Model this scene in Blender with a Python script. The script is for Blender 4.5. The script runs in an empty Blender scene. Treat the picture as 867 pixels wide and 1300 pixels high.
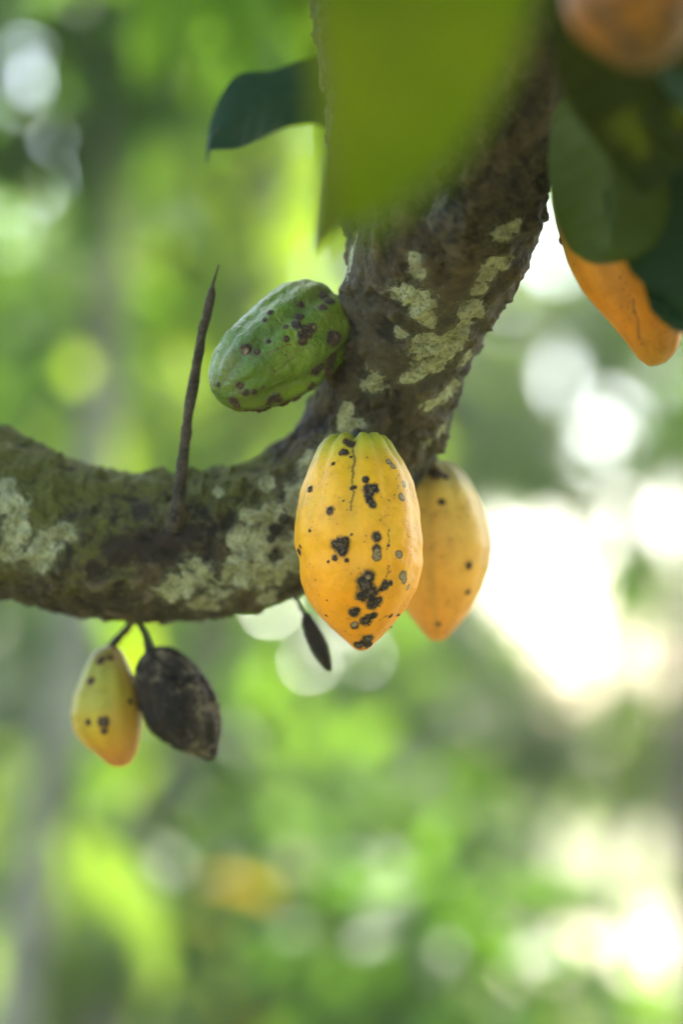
import bpy, math, random
import numpy as np
from mathutils import Vector

random.seed(7)
RNG = np.random.default_rng(7)
R = math.radians
S = bpy.context.scene
COL = S.collection

# ------------------------------------------------------------------ camera, world, sun, exposure
CAM_H = 1.6
PITCH = R(5.0)
LENS, SENS = 85.0, 36.0
KPX = SENS / LENS / 1300.0            # metres per photo pixel per metre of depth
FOCUS = 1.905
camd = bpy.data.cameras.new("camera")
cam = bpy.data.objects.new("camera", camd)
COL.objects.link(cam)
cam.location = (0, 0, CAM_H)
cam.rotation_euler = (R(90) + PITCH, 0, 0)
camd.lens = LENS
camd.sensor_fit = 'VERTICAL'
camd.sensor_height = SENS
camd.sensor_width = 24
camd.clip_start = 0.05
camd.clip_end = 2000
camd.dof.use_dof = True
camd.dof.focus_distance = FOCUS
camd.dof.aperture_fstop = 1.2
camd.dof.aperture_blades = 0
S.camera = cam

SUN_EL, SUN_AZ = R(50), R(24)         # azimuth measured from +Y (forward) towards +X (right)
w = bpy.data.worlds.new("World")
S.world = w
w.use_nodes = True
nt = w.node_tree
sky = nt.nodes.new("ShaderNodeTexSky")
sky.sky_type = 'NISHITA'
sky.sun_disc = False
sky.sun_elevation = SUN_EL
sky.sun_rotation = SUN_AZ
sky.air_density = 1.0
sky.dust_density = 3.0
sky.ozone_density = 1.0
nt.links.new(sky.outputs[0], nt.nodes["Background"].inputs[0])
nt.nodes["Background"].inputs[1].default_value = 0.15
sd = bpy.data.lights.new("sun", 'SUN')
so = bpy.data.objects.new("sun", sd)
COL.objects.link(so)
sd.energy = 5.0
sd.angle = R(0.53)
sd.color = (1.0, 0.95, 0.86)
_dir = Vector((math.sin(SUN_AZ) * math.cos(SUN_EL), math.cos(SUN_AZ) * math.cos(SUN_EL), math.sin(SUN_EL)))
so.rotation_euler = _dir.to_track_quat('Z', 'Y').to_euler()
so.location = (3, 6, 12)
S.view_settings.view_transform = 'Standard'
S.view_settings.look = 'None'
S.view_settings.gamma = 1.0
S.view_settings.use_curve_mapping = False
S.view_settings.exposure = 2.75
S.render.engine = 'CYCLES'
S.cycles.use_denoising = True
S.cycles.max_bounces = 8
S.cycles.diffuse_bounces = 4
S.cycles.transmission_bounces = 4
S.cycles.sample_clamp_indirect = 6.0
S.cycles.volume_bounces = 1

# ------------------------------------------------------------------ helpers
FW = np.array([0, math.cos(PITCH), math.sin(PITCH)])
UP = np.array([0, -math.sin(PITCH), math.cos(PITCH)])
RT = np.array([1.0, 0, 0])
C0 = np.array([0, 0, CAM_H])


def P(px, py, d):
    """point seen at photo pixel (px, py) at depth d metres"""
    return C0 + FW * d + RT * (px - 433.5) * KPX * d + UP * (650 - py) * KPX * d


def pix(v):
    q = np.asarray(v) - C0
    d = np.maximum(q @ FW, 1e-3)
    return 433.5 + (q @ RT) / d / KPX, 650 - (q @ UP) / d / KPX, d


def _hash(ix, iy, iz, seed):
    h = (ix.astype(np.int64) * 374761393 + iy.astype(np.int64) * 668265263 + iz.astype(np.int64) * 2147483647 + seed * 974634531) & 0xFFFFFFFF
    h = ((h ^ (h >> 13)) * 1274126177) & 0xFFFFFFFF
    h = ((h ^ (h >> 15)) * 2246822519) & 0xFFFFFFFF
    return ((h ^ (h >> 16)) & 0xFFFFFF) / float(0xFFFFFF) * 2 - 1


def noise(p, f, seed=0):
    q = np.asarray(p) * f + 1000.0
    i = np.floor(q)
    t = q - i
    t = t * t * t * (t * (t * 6 - 15) + 10)
    i = i.astype(np.int64)
    out = 0
    for dx in (0, 1):
        for dy in (0, 1):
            for dz in (0, 1):
                wgt = (t[:, 0] if dx else 1 - t[:, 0]) * (t[:, 1] if dy else 1 - t[:, 1]) * (t[:, 2] if dz else 1 - t[:, 2])
                out = out + wgt * _hash(i[:, 0] + dx, i[:, 1] + dy, i[:, 2] + dz, seed)
    return out


def fbm(p, f, octv=4, seed=0, gain=0.5):
    a, o, tot = 1.0, 0, 0
    for k in range(octv):
        o = o + a * noise(p, f * 2 ** k, seed + k * 17)
        tot += a
        a *= gain
    return o / tot


def mesh_obj(name, verts, faces, mat, parent=None, attrs=None, smooth=True, uv=None):
    """faces: (n,k) array or list; attrs: {name: per-vertex float or (n,3) colour}"""
    me = bpy.data.meshes.new(name)
    me.from_pydata([tuple(v) for v in verts] if not isinstance(verts, np.ndarray) else verts.tolist(), [],
                   faces.tolist() if isinstance(faces, np.ndarray) else faces)
    if attrs:
        for k, a in attrs.items():
            a = np.asarray(a, dtype=np.float32)
            if a.ndim == 1:
                at = me.attributes.new(k, 'FLOAT', 'POINT')
                at.data.foreach_set('value', a)
            else:
                at = me.attributes.new(k, 'FLOAT_COLOR', 'POINT')
                at.data.foreach_set('color', np.concatenate([a, np.ones((len(a), 1), np.float32)], 1).ravel())
    if smooth:
        me.polygons.foreach_set('use_smooth', np.ones(len(me.polygons), dtype=bool))
    me.materials.append(mat)
    me.update()
    o = bpy.data.objects.new(name, me)
    COL.objects.link(o)
    if parent is not None:
        o.parent = parent
        o.location = -Vector(parent.location)     # vertices are in world space; the root only translates
    return o


def thing(name, label, cat, loc, group=None):
    o = bpy.data.objects.new(name, None)
    o.empty_display_size = 0.05
    COL.objects.link(o)
    o.location = tuple(loc)
    o["label"] = label
    o["category"] = cat
    if group:
        o["group"] = group
    return o


def catmull(pts, n):
    """pts (k, c) -> n samples of a centripetal-ish Catmull-Rom by arc length"""
    pts = np.asarray(pts, float)
    ext = np.vstack([2 * pts[0] - pts[1], pts, 2 * pts[-1] - pts[-2]])
    out = []
    for i in range(len(pts) - 1):
        p0, p1, p2, p3 = ext[i:i + 4]
        t = np.linspace(0, 1, 40, endpoint=False)[:, None]
        out.append(0.5 * ((2 * p1) + (-p0 + p2) * t + (2 * p0 - 5 * p1 + 4 * p2 - p3) * t ** 2 + (-p0 + 3 * p1 - 3 * p2 + p3) * t ** 3))
    out.append(pts[-1:])
    c = np.vstack(out)
    L = np.concatenate([[0], np.cumsum(np.linalg.norm(np.diff(c[:, :3], axis=0), axis=1))])
    s = np.linspace(0, L[-1], n)
    return np.stack([np.interp(s, L, c[:, k]) for k in range(c.shape[1])], 1), L[-1]


def sweep(path, n, m, dense=None):
    """path rows x,y,z,r -> verts, faces, normals, (s, theta)"""
    c, L = catmull(path, n)
    if dense is not None:                       # more rings where the picture shows the tube
        cc, L = catmull(path, 4000)
        px_, py_, _d = pix(cc[:, :3])
        wgt = np.where((px_ > -90) & (px_ < 960) & (py_ > -120) & (py_ < 1400), dense, 1.0)
        cs = np.cumsum(wgt)
        cc_i = np.interp(np.linspace(cs[0], cs[-1], n), cs, np.arange(4000))
        c = np.stack([np.interp(cc_i, np.arange(4000), cc[:, k]) for k in range(cc.shape[1])], 1)
    ctr, rad = c[:, :3], c[:, 3]
    T = np.gradient(ctr, axis=0)
    T /= np.linalg.norm(T, axis=1)[:, None]
    N = np.zeros_like(T)
    a = np.array([0, -1.0, 0.1])
    N[0] = a - T[0] * (a @ T[0])
    N[0] /= np.linalg.norm(N[0])
    for i in range(1, n):
        v = N[i - 1] - T[i] * (N[i - 1] @ T[i])
        N[i] = v / np.linalg.norm(v)
    B = np.cross(T, N)
    th = np.linspace(0, 2 * math.pi, m, endpoint=False)
    nor = N[:, None, :] * np.cos(th)[None, :, None] + B[:, None, :] * np.sin(th)[None, :, None]
    V = ctr[:, None, :] + nor * rad[:, None, None]
    i, j = np.meshgrid(np.arange(n - 1), np.arange(m), indexing='ij')
    j2 = (j + 1) % m
    F = np.stack([i * m + j, i * m + j2, (i + 1) * m + j2, (i + 1) * m + j], -1).reshape(-1, 4)
    ss, tt = np.meshgrid(np.linspace(0, L, n), th, indexing='ij')
    return V.reshape(-1, 3), F, nor.reshape(-1, 3), ss.ravel(), tt.ravel()


def close_ends(V, F, m):
    V = np.vstack([V, V[:m].mean(0), V[-m:].mean(0)])
    n = len(V) - 2
    fl = F.tolist()
    for j in range(m):
        fl.append([n, (j + 1) % m, j])
        fl.append([n + 1, n - m + j, n - m + (j + 1) % m])
    return V, fl


# ------------------------------------------------------------------ node helpers
class NB:
    def __init__(s, name):
        s.m = bpy.data.materials.new(name)
        s.m.use_nodes = True
        s.t = s.m.node_tree
        s.bsdf = s.t.nodes["Principled BSDF"]
        s.out = s.t.nodes["Material Output"]

    def n(s, kind, **kw):
        nd = s.t.nodes.new("ShaderNode" + kind)
        for k, v in kw.items():
            setattr(nd, k, v)
        return nd

    def l(s, a, b):
        s.t.links.new(a, b)

    def put(s, sock, v):
        if hasattr(v, 'is_linked') or hasattr(v, 'links'):
            s.l(v, sock)
        else:
            sock.default_value = v

    def attr(s, name):
        return s.n("Attribute", attribute_name=name).outputs['Fac']

    def acol(s, name):
        return s.n("Attribute", attribute_name=name).outputs['Color']

    def coord(s):
        return s.n("TexCoord").outputs['Object']

    def noise(s, scale, detail=4, rough=0.55, vec=None, dist=0.0):
        nd = s.n("TexNoise")
        nd.inputs['Scale'].default_value = scale
        nd.inputs['Detail'].default_value = detail
        nd.inputs['Roughness'].default_value = rough
        nd.inputs['Distortion'].default_value = dist
        s.l(vec if vec is not None else s.coord(), nd.inputs['Vector'])
        return nd.outputs['Fac']

    def voro(s, scale, feature='F1', vec=None, out='Distance'):
        nd = s.n("TexVoronoi", feature=feature)
        nd.inputs['Scale'].default_value = scale
        s.l(vec if vec is not None else s.coord(), nd.inputs['Vector'])
        return nd.outputs[out]

    def math(s, op, a, b=0.0, c=None, clamp=False):
        nd = s.n("Math", operation=op, use_clamp=clamp)
        s.put(nd.inputs[0], a)
        s.put(nd.inputs[1], b)
        if c is not None:
            s.put(nd.inputs[2], c)
        return nd.outputs[0]

    def step(s, v, lo, hi, a=0.0, b=1.0):
        nd = s.n("MapRange", interpolation_type='SMOOTHSTEP')
        s.l(v, nd.inputs['Value'])
        nd.inputs['From Min'].default_value = lo
        nd.inputs['From Max'].default_value = hi
        nd.inputs['To Min'].default_value = a
        nd.inputs['To Max'].default_value = b
        return nd.outputs['Result']

    def mix(s, f, a, b, mode='MIX'):
        nd = s.n("Mix", data_type='RGBA', blend_type=mode)
        s.put(nd.inputs['Factor'], f)
        for sock, v in ((nd.inputs['A'], a), (nd.inputs['B'], b)):
            if isinstance(v, tuple):
                sock.default_value = (*v, 1)
            else:
                s.l(v, sock)
        return nd.outputs['Result']

    def bump(s, h, strength, dist, prev=None):
        nd = s.n("Bump")
        nd.inputs['Strength'].default_value = strength
        nd.inputs['Distance'].default_value = dist
        s.l(h, nd.inputs['Height'])
        if prev is not None:
            s.l(prev, nd.inputs['Normal'])
        return nd.outputs['Normal']

    def base(s, col, rough=None, nor=None):
        s.put(s.bsdf.inputs['Base Color'], (*col, 1) if isinstance(col, tuple) else col)
        if rough is not None:
            s.put(s.bsdf.inputs['Roughness'], rough)
        if nor is not None:
            s.l(nor, s.bsdf.inputs['Normal'])


# ------------------------------------------------------------------ materials
def bark_material():
    b = NB("bark_with_lichen")
    lich = b.attr("lichen")
    moss = b.attr("moss")
    bare = b.attr("bare")
    n1 = b.noise(30, 6, 0.65)
    n2 = b.noise(160, 5, 0.65)
    n3 = b.noise(7, 4, 0.5)
    n4 = b.noise(620, 3, 0.6)
    col = b.mix(b.step(n1, 0.32, 0.68), (0.007, 0.0045, 0.0016), (0.062, 0.042, 0.019))
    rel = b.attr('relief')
    col = b.mix(b.step(n3, 0.45, 0.7, 0, 0.7), col, (0.050, 0.042, 0.022))
    col = b.mix(b.step(n2, 0.45, 0.72, 0, 0.55), col, (0.105, 0.070, 0.030))
    col = b.mix(b.step(rel, 0.15, 0.75, 0, 0.5), col, (0.135, 0.095, 0.042))  # raised bark lightened, counterpart of the painted crevice shade
    # moss film
    mm = b.math('ADD', moss, b.math('MULTIPLY', b.math('SUBTRACT', n1, 0.5), 1.6))
    mm = b.math('ADD', mm, b.math('MULTIPLY', b.math('SUBTRACT', n2, 0.5), 0.8))
    mf = b.step(mm, 0.35, 0.85, 0, 0.85)
    mcol = b.mix(n2, (0.024, 0.026, 0.003), (0.135, 0.135, 0.024))
    col = b.mix(mf, col, mcol)
    # crust lichen
    ll = b.math('ADD', lich, b.math('MULTIPLY', b.math('SUBTRACT', b.noise(38, 6, 0.7, dist=0.6), 0.5), 2.3))
    ll = b.math('ADD', ll, b.math('MULTIPLY', b.math('SUBTRACT', n2, 0.5), 1.0))
    lf = b.step(ll, 0.14, 0.26)
    lcol = b.mix(b.step(b.noise(70, 5, 0.7), 0.3, 0.7), (0.17, 0.165, 0.06), (0.44, 0.44, 0.25))
    gr = b.noise(330, 4, 0.7)
    lcol = b.mix(b.step(gr, 0.50, 0.62, 0, 0.75), lcol, (0.075, 0.075, 0.035))
    lcol = b.mix(b.step(n4, 0.55, 0.75, 0, 0.6), lcol, (0.50, 0.48, 0.26))
    lcol = b.mix(b.step(b.noise(18, 3, 0.6), 0.45, 0.65, 0, 0.5), lcol, (0.22, 0.20, 0.13))
    pale = b.step(ll, 0.20, 0.40, 0.35, 0.0)
    lcol = b.mix(pale, lcol, (0.40, 0.41, 0.30))
    lop = b.math('MULTIPLY', lf, b.step(b.noise(95, 4, 0.7), 0.30, 0.46, 0.25, 0.95))
    thin = b.math('MULTIPLY', b.step(ll, -0.45, 0.2, 0, 0.45), b.step(gr, 0.42, 0.58))
    col = b.mix(thin, col, (0.17, 0.18, 0.095))
    col = b.mix(lop, col, lcol)
    # dark bare scars
    bb = b.math('ADD', bare, b.math('MULTIPLY', b.math('SUBTRACT', n1, 0.5), 0.9))
    col = b.mix(b.step(bb, 0.2, 0.5, 0, 0.9), col, (0.020, 0.012, 0.008))
    col = b.mix(b.step(rel, -0.55, -0.05, 0.85, 0.0), col, (0.008, 0.005, 0.003))  # crevice shade put into the colour where the relief is low
    vn = b.voro(85, 'F1')
    h = b.math('ADD', b.math('MULTIPLY', n1, 0.9), b.math('MULTIPLY', n2, 0.55))
    h = b.math('ADD', h, b.math('MULTIPLY', n4, 0.18))
    h = b.math('ADD', h, b.math('MULTIPLY', lop, b.math('ADD', 0.12, b.math('MULTIPLY', gr, 0.5))))
    h = b.math('SUBTRACT', h, b.math('MULTIPLY', b.step(vn, 0.0, 0.35, 1, 0), 0.18))
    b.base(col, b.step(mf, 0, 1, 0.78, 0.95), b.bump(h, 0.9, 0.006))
    b.bsdf.inputs['Specular IOR Level'].default_value = 0.3
    return b.m


def pod_material(name, rough, lump, bump_s, spot_cols, dust=None, spec=0.4):
    b = NB(name)
    col = b.acol("tint")
    spot = b.attr("spot")
    pale = b.attr("pale")
    n1 = b.noise(60, 5, 0.6)
    n2 = b.noise(260, 4, 0.6)
    n3 = b.noise(900, 2, 0.5)
    n4 = b.noise(24, 4, 0.6)
    col = b.mix(b.step(n1, 0.35, 0.75, 0, 0.45), col, b.mix(1.0, col, (0.62, 0.52, 0.40), 'MULTIPLY'))
    col = b.mix(b.step(n4, 0.4, 0.7, 0, 0.25), col, b.mix(1.0, col, (1.18, 1.1, 0.9), 'MULTIPLY'))
    # thin brown scratches
    ln = b.n("TexNoise")
    ln.inputs['Scale'].default_value = 26
    ln.inputs['Detail'].default_value = 3
    mp = b.n("Mapping")
    mp.inputs['Scale'].default_value = (3.4, 3.4, 0.8)
    b.l(b.coord(), mp.inputs['Vector'])
    b.l(mp.outputs[0], ln.inputs['Vector'])
    lf = b.math('ABSOLUTE', b.math('SUBTRACT', ln.outputs['Fac'], 0.5))
    scr = b.math('MULTIPLY', b.step(lf, 0.0, 0.006, 1, 0), b.step(n4, 0.50, 0.66))
    col = b.mix(b.math('MULTIPLY', scr, 0.7), col, (0.12, 0.06, 0.015))
    # tiny freckles
    vd = b.voro(210, 'F1')
    fr = b.math('MULTIPLY', b.step(vd, 0.12, 0.26, 1, 0), b.step(n1, 0.45, 0.60))
    scuff = b.math('MULTIPLY', b.step(b.noise(75, 6, 0.75, dist=1.2), 0.56, 0.68), b.step(n4, 0.42, 0.6))
    col = b.mix(b.math('MULTIPLY', scuff, 0.45), col, b.mix(1.0, col, (0.50, 0.42, 0.5), 'MULTIPLY'))
    col = b.mix(b.math('MULTIPLY', fr, 0.75), col, (0.09, 0.045, 0.012))
    lna = b.math('ADD', b.attr('line'), b.math('MULTIPLY', b.math('SUBTRACT', n3, 0.5), 0.5))
    col = b.mix(b.step(lna, 0.0, 0.5, 0, 0.8), col, (0.10, 0.05, 0.012))
    # scabs: halo, dark crust, paler centre
    s0 = b.math('ADD', spot, b.math('MULTIPLY', b.math('SUBTRACT', b.noise(150, 5, 0.7, dist=0.8), 0.5), 1.5))
    s0 = b.math('ADD', s0, b.math('MULTIPLY', b.math('SUBTRACT', n3, 0.5), 0.6))
    col = b.mix(b.step(s0, -0.5, 0.12, 0, 0.95), col, spot_cols[0])
    core = b.step(s0, 0.06, 0.15)
    ccol = b.mix(b.step(b.noise(420, 4, 0.7), 0.46, 0.66), spot_cols[1], spot_cols[2])
    ccol = b.mix(b.math('MULTIPLY', b.step(s0, 0.38, 0.8, 0, 0.8), b.step(b.noise(200, 3, 0.6), 0.45, 0.6)), ccol, b.mix(1.0, spot_cols[2], (1.5, 1.5, 1.6), 'MULTIPLY'))
    col = b.mix(core, col, ccol)
    p0 = b.math('ADD', pale, b.math('MULTIPLY', b.math('SUBTRACT', n2, 0.5), 0.6))
    col = b.mix(b.step(p0, -0.1, 0.15, 0, 0.85), col, (0.07, 0.04, 0.018))
    col = b.mix(b.step(p0, 0.22, 0.45, 0, 0.9), col, b.mix(b.step(n3, 0.4, 0.65), (0.30, 0.22, 0.12), (0.12, 0.08, 0.04)))
    if dust:
        col = b.mix(b.step(b.noise(30, 6, 0.75), 0.50, 0.66, 0, 0.8), col, dust)
    h = b.math('ADD', b.math('MULTIPLY', n1, lump), b.math('MULTIPLY', n2, 0.25))
    h = b.math('ADD', h, b.math('MULTIPLY', n3, 0.05))
    h = b.math('ADD', h, b.math('MULTIPLY', core, b.math('SUBTRACT', b.math('MULTIPLY', n3, 0.5), 0.1)))
    ro = b.math('ADD', rough, b.math('MULTIPLY', core, 0.3))
    ro = b.math('ADD', ro, b.math('MULTIPLY', b.math('SUBTRACT', n2, 0.5), 0.25))
    b.base(col, ro, b.bump(h, bump_s, 0.003))
    b.bsdf.inputs['Specular IOR Level'].default_value = spec
    b.bsdf.inputs['Subsurface Weight'].default_value = 0.12
    b.bsdf.inputs['Subsurface Scale'].default_value = 0.004
    b.bsdf.inputs['Subsurface Radius'].default_value = (1.0, 0.5, 0.15)
    return b.m


def leaf_material(name, trans=0.42, rough=0.42, veins=False, spec=0.5):
    b = NB(name)
    col = b.acol("tint")
    n1 = b.noise(9 if veins else 3, 4, 0.6)
    col = b.mix(b.step(n1, 0.35, 0.7, 0, 0.35), col, b.mix(1.0, col, (0.6, 0.7, 0.6), 'MULTIPLY'))
    nor = None
    if veins:
        v = b.attr("vein")
        col = b.mix(b.step(v, 0.3, 1.0, 0, 0.35), col, b.mix(1.0, col, (1.5, 1.45, 1.4), 'MULTIPLY'))
        n2 = b.noise(140, 4, 0.6)
        col = b.mix(b.step(n2, 0.62, 0.74, 0, 0.5), col, (0.10, 0.07, 0.02))
        h = b.math('ADD', b.math('MULTIPLY', v, -0.6), b.math('MULTIPLY', b.noise(60, 4, 0.6), 0.6))
        nor = b.bump(h, 0.5, 0.0015)
    b.base(col, rough, nor)
    b.bsdf.inputs['Specular IOR Level'].default_value = spec
    tr = b.n("BsdfTranslucent")
    b.l(b.mix(1.0, col, ((1.85, 1.72, 0.52) if not veins else (2.0, 1.75, .45)), 'MULTIPLY'), tr.inputs['Color'])
    if nor is not None:
        b.l(nor, tr.inputs['Normal'])
    mx = b.n("MixShader")
    mx.inputs[0].default_value = trans
    b.l(b.bsdf.outputs[0], mx.inputs[1])
    b.l(tr.outputs[0], mx.inputs[2])
    b.l(mx.outputs[0], b.out.inputs['Surface'])
    return b.m


def simple_bark(name, c1, c2, sc=9):
    b = NB(name)
    n1 = b.noise(sc, 5, 0.65)
    n2 = b.noise(sc * 6, 4, 0.6)
    col = b.mix(b.step(n1, 0.35, 0.65), c1, c2)
    col = b.mix(b.step(n2, 0.5, 0.75, 0, 0.5), col, (0.16, 0.16, 0.11))
    b.base(col, 0.9, b.bump(b.math('ADD', n1, b.math('MULTIPLY', n2, 0.4)), 0.8, 0.02))
    return b.m


M_BARK = bark_material()
M_TWIG = simple_bark("dry_twig_bark", (0.020, 0.012, 0.006), (0.070, 0.046, 0.026), 60)
M_STALK = simple_bark("pod_stalk", (0.03, 0.025, 0.012), (0.09, 0.07, 0.03), 90)
M_TRUNK_GREY = simple_bark("grey_trunk_bark", (0.10, 0.10, 0.065), (0.23, 0.225, 0.16))
M_TRUNK_BROWN = simple_bark("brown_trunk_bark", (0.05, 0.037, 0.022), (0.14, 0.11, 0.07))
DARK = ((0.17, 0.075, 0.012), (0.014, 0.009, 0.005), (0.085, 0.055, 0.030))
M_RIPE = pod_material("ripe_husk", 0.46, 0.7, 0.55, DARK, spec=0.28)
M_GREEN = pod_material("green_husk", 0.36, 1.8, 0.95, ((0.07, 0.06, 0.02), (0.018, 0.010, 0.006), (0.09, 0.045, 0.025)), spec=0.42)
M_ROT = pod_material("rotten_husk", 0.75, 2.0, 0.9, DARK, dust=(0.19, 0.145, 0.085), spec=0.25)
M_LEAF_FAR = leaf_material("foliage", 0.62, 0.45, spec=0.22)
M_LEAF_GLOSS = leaf_material("glossy_foliage", 0.56, 0.20, spec=0.5)
M_LEAF = leaf_material("cacao_leaf", 0.40, 0.45, veins=True, spec=0.4)
M_LEAF_THICK = leaf_material("thick_old_leaf", 0.15, 0.5, veins=True, spec=0.12)
M_LEAF_THIN = leaf_material("thin_young_leaf", 0.68, 0.6, veins=True, spec=0.12)


# ------------------------------------------------------------------ ground
def ground_material():
    b = NB("orchard_floor")
    n1 = b.noise(0.35, 4, 0.6)
    n2 = b.noise(3.5, 5, 0.65)
    n3 = b.noise(28, 4, 0.6)
    col = b.mix(b.step(n2, 0.35, 0.65), (0.045, 0.075, 0.018), (0.10, 0.13, 0.035))
    col = b.mix(b.step(n1, 0.45, 0.62, 0, 0.8), col, (0.20, 0.15, 0.085))
    col = b.mix(b.step(n3, 0.5, 0.7, 0, 0.6), col, (0.24, 0.17, 0.09))
    b.base(col, 0.95, b.bump(b.math('ADD', n2, n3), 0.9, 0.05))
    return b.m


def path_material():
    b = NB("dry_pale_earth")
    n2 = b.noise(2.2, 5, 0.65)
    n3 = b.noise(22, 4, 0.6)
    col = b.mix(b.step(n2, 0.35, 0.65), (0.42, 0.35, 0.26), (0.52, 0.44, 0.34))
    col = b.mix(b.step(n3, 0.55, 0.72, 0, 0.6), col, (0.20, 0.14, 0.08))
    b.base(col, 0.95, b.bump(b.math('ADD', n2, n3), 0.8, 0.03))
    return b.m


g = 241
gx = np.sign(np.linspace(-1, 1, g)) * np.abs(np.linspace(-1, 1, g)) ** 2.6 * 320
X, Y = np.meshgrid(gx, gx + 12, indexing='ij')
gv = np.stack([X.ravel(), Y.ravel(), np.zeros(g * g)], 1)
gv[:, 2] = 0.05 * noise(gv, 0.25, 5) * np.exp(-np.hypot(gv[:, 0], gv[:, 1]) / 60) - 0.03
i, j = np.meshgrid(np.arange(g - 1), np.arange(g - 1), indexing='ij')
gf = np.stack([i * g + j, (i + 1) * g + j, (i + 1) * g + j + 1, i * g + j + 1], -1).reshape(-1, 4)
o = mesh_obj("ground", gv, gf, ground_material())
o["kind"] = "structure"
# pale sunlit track crossing behind the trees on the right
pn = 60
tt = np.linspace(0, 1, pn)
cx = -0.3 + tt * 27
cy = 16.9 + 1.2 * np.sin(tt * 5) - tt * 5
hw = 3.4 + 0.35 * np.sin(tt * 23)
rows = np.linspace(-1, 1, 9)
pv = np.array([[cx[a] , cy[a] + hw[a] * r * min(1, 0.25 + 5 * tt[a]), 0.028 + 0.012 * (1 - r * r)] for a in range(pn) for r in rows])
pf = [[a * 9 + q, (a + 1) * 9 + q, (a + 1) * 9 + q + 1, a * 9 + q + 1] for a in range(pn - 1) for q in range(8)]
o = mesh_obj("path", pv, pf, path_material())
o["kind"] = "structure"


# ------------------------------------------------------------------ foliage of the background
LEAF8 = np.array([[0, 0, 0], [-.36, .30, .06], [0, .32, 0], [.36, .30, .06], [-.34, .66, .02], [0, .68, -.05], [.34, .66, .02], [0, 1.0, -.18]])
LEAFF = [[0, 2, 1], [0, 3, 2], [1, 2, 5, 4], [2, 3, 6, 5], [4, 5, 7], [5, 6, 7]]


def leaves_mesh(pos, dirs, size, tints, asp=0.45):
    """arrays of leaves -> verts, faces, per-vertex tint"""
    n = len(pos)
    d = dirs / np.linalg.norm(dirs, axis=1)[:, None]
    up = np.tile([0, 0, 1.0], (n, 1)) + RNG.normal(0, 0.55, (n, 3))
    side = np.cross(d, up)
    side /= np.linalg.norm(side, axis=1)[:, None] + 1e-9
    nor = np.cross(side, d)
    L = LEAF8 * np.array([asp * 1.15, 1, 1])
    V = pos[:, None, :] + size[:, None, None] * (side[:, None, :] * L[None, :, 0:1] + d[:, None, :] * L[None, :, 1:2] + nor[:, None, :] * L[None, :, 2:3])
    base = np.arange(n) * 8
    F = []
    tri = np.array([[0, 2, 1], [0, 3, 2], [4, 5, 7], [5, 6, 7]])
    quad = np.array([[1, 2, 5, 4], [2, 3, 6, 5]])
    F = (base[:, None, None] + tri[None]).reshape(-1, 3).tolist() + (base[:, None, None] + quad[None]).reshape(-1, 4).tolist()
    return V.reshape(-1, 3), F, np.repeat(tints, 8, axis=0)


TINT = {
    'deep': ((0.022, 0.062, 0.010), (0.048, 0.110, 0.018)),
    'mid': ((0.042, 0.100, 0.016), (0.085, 0.165, 0.028)),
    'lime': ((0.075, 0.140, 0.018), (0.135, 0.205, 0.034)),
    'blue': ((0.045, 0.105, 0.030), (0.095, 0.180, 0.060)),
    'gold': ((0.07, 0.10, 0.010), (0.12, 0.075, 0.012)),
}
# real openings in the crowns, where the open sky shows (point, radius)
GAPS = []


def gap(px, py, d, rpx):
    GAPS.append((P(px, py, d), rpx * KPX * d, d))


def crown_leaves(clumps, n, size, tint, droop=0.5, asp=0.42):
    """clumps: list of (centre, radius)"""
    cs = np.array([c for c, r in clumps])
    rs = np.array([r for c, r in clumps])
    k = RNG.choice(len(cs), n, p=rs ** 2 / (rs ** 2).sum())
    off = RNG.normal(0, 1, (n, 3))
    off /= np.linalg.norm(off, axis=1)[:, None]
    rr = rs[k] * RNG.uniform(0.25, 1.0, n) ** 0.6
    pos = cs[k] + off * rr[:, None] * np.array([1, 1, 0.85])
    dirs = off + np.array([0, 0, -droop]) + RNG.normal(0, 0.45, (n, 3))
    sz = size * RNG.uniform(0.6, 1.25, n)
    keep = np.ones(n, bool)
    for c, r, d in GAPS:
        q = pos - c
        ray = (c - C0) / np.linalg.norm(c - C0)
        along = q @ ray
        lat = np.linalg.norm(q - along[:, None] * ray, axis=1)
        keep &= ~((lat < r) & (np.abs(along) < 2.6))
    keep &= pos[:, 2] > 0.05
    a, bb = np.array(TINT[tint][0]), np.array(TINT[tint][1])
    cl = RNG.uniform(0, 1, len(cs))
    f = np.clip(0.55 * cl[k] + 0.45 * RNG.uniform(0, 1, n), 0, 1)[:, None]
    tn = a + (bb - a) * f
    old = RNG.uniform(0, 1, n) < 0.001
    tn[old] = (0.28, 0.17, 0.02)
    return pos[keep], dirs[keep], sz[keep], tn[keep], asp


def clump_fill(ctr, rad, nc, cr):
    """nc clumps inside an ellipsoid (ctr, rad xyz)"""
    out = []
    for _ in range(nc):
        v = RNG.normal(0, 1, 3)
        v /= np.linalg.norm(v)
        out.append((np.array(ctr) + v * np.array(rad) * RNG.uniform(0.35, 1.0), cr * RNG.uniform(0.7, 1.3)))
    return out


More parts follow.
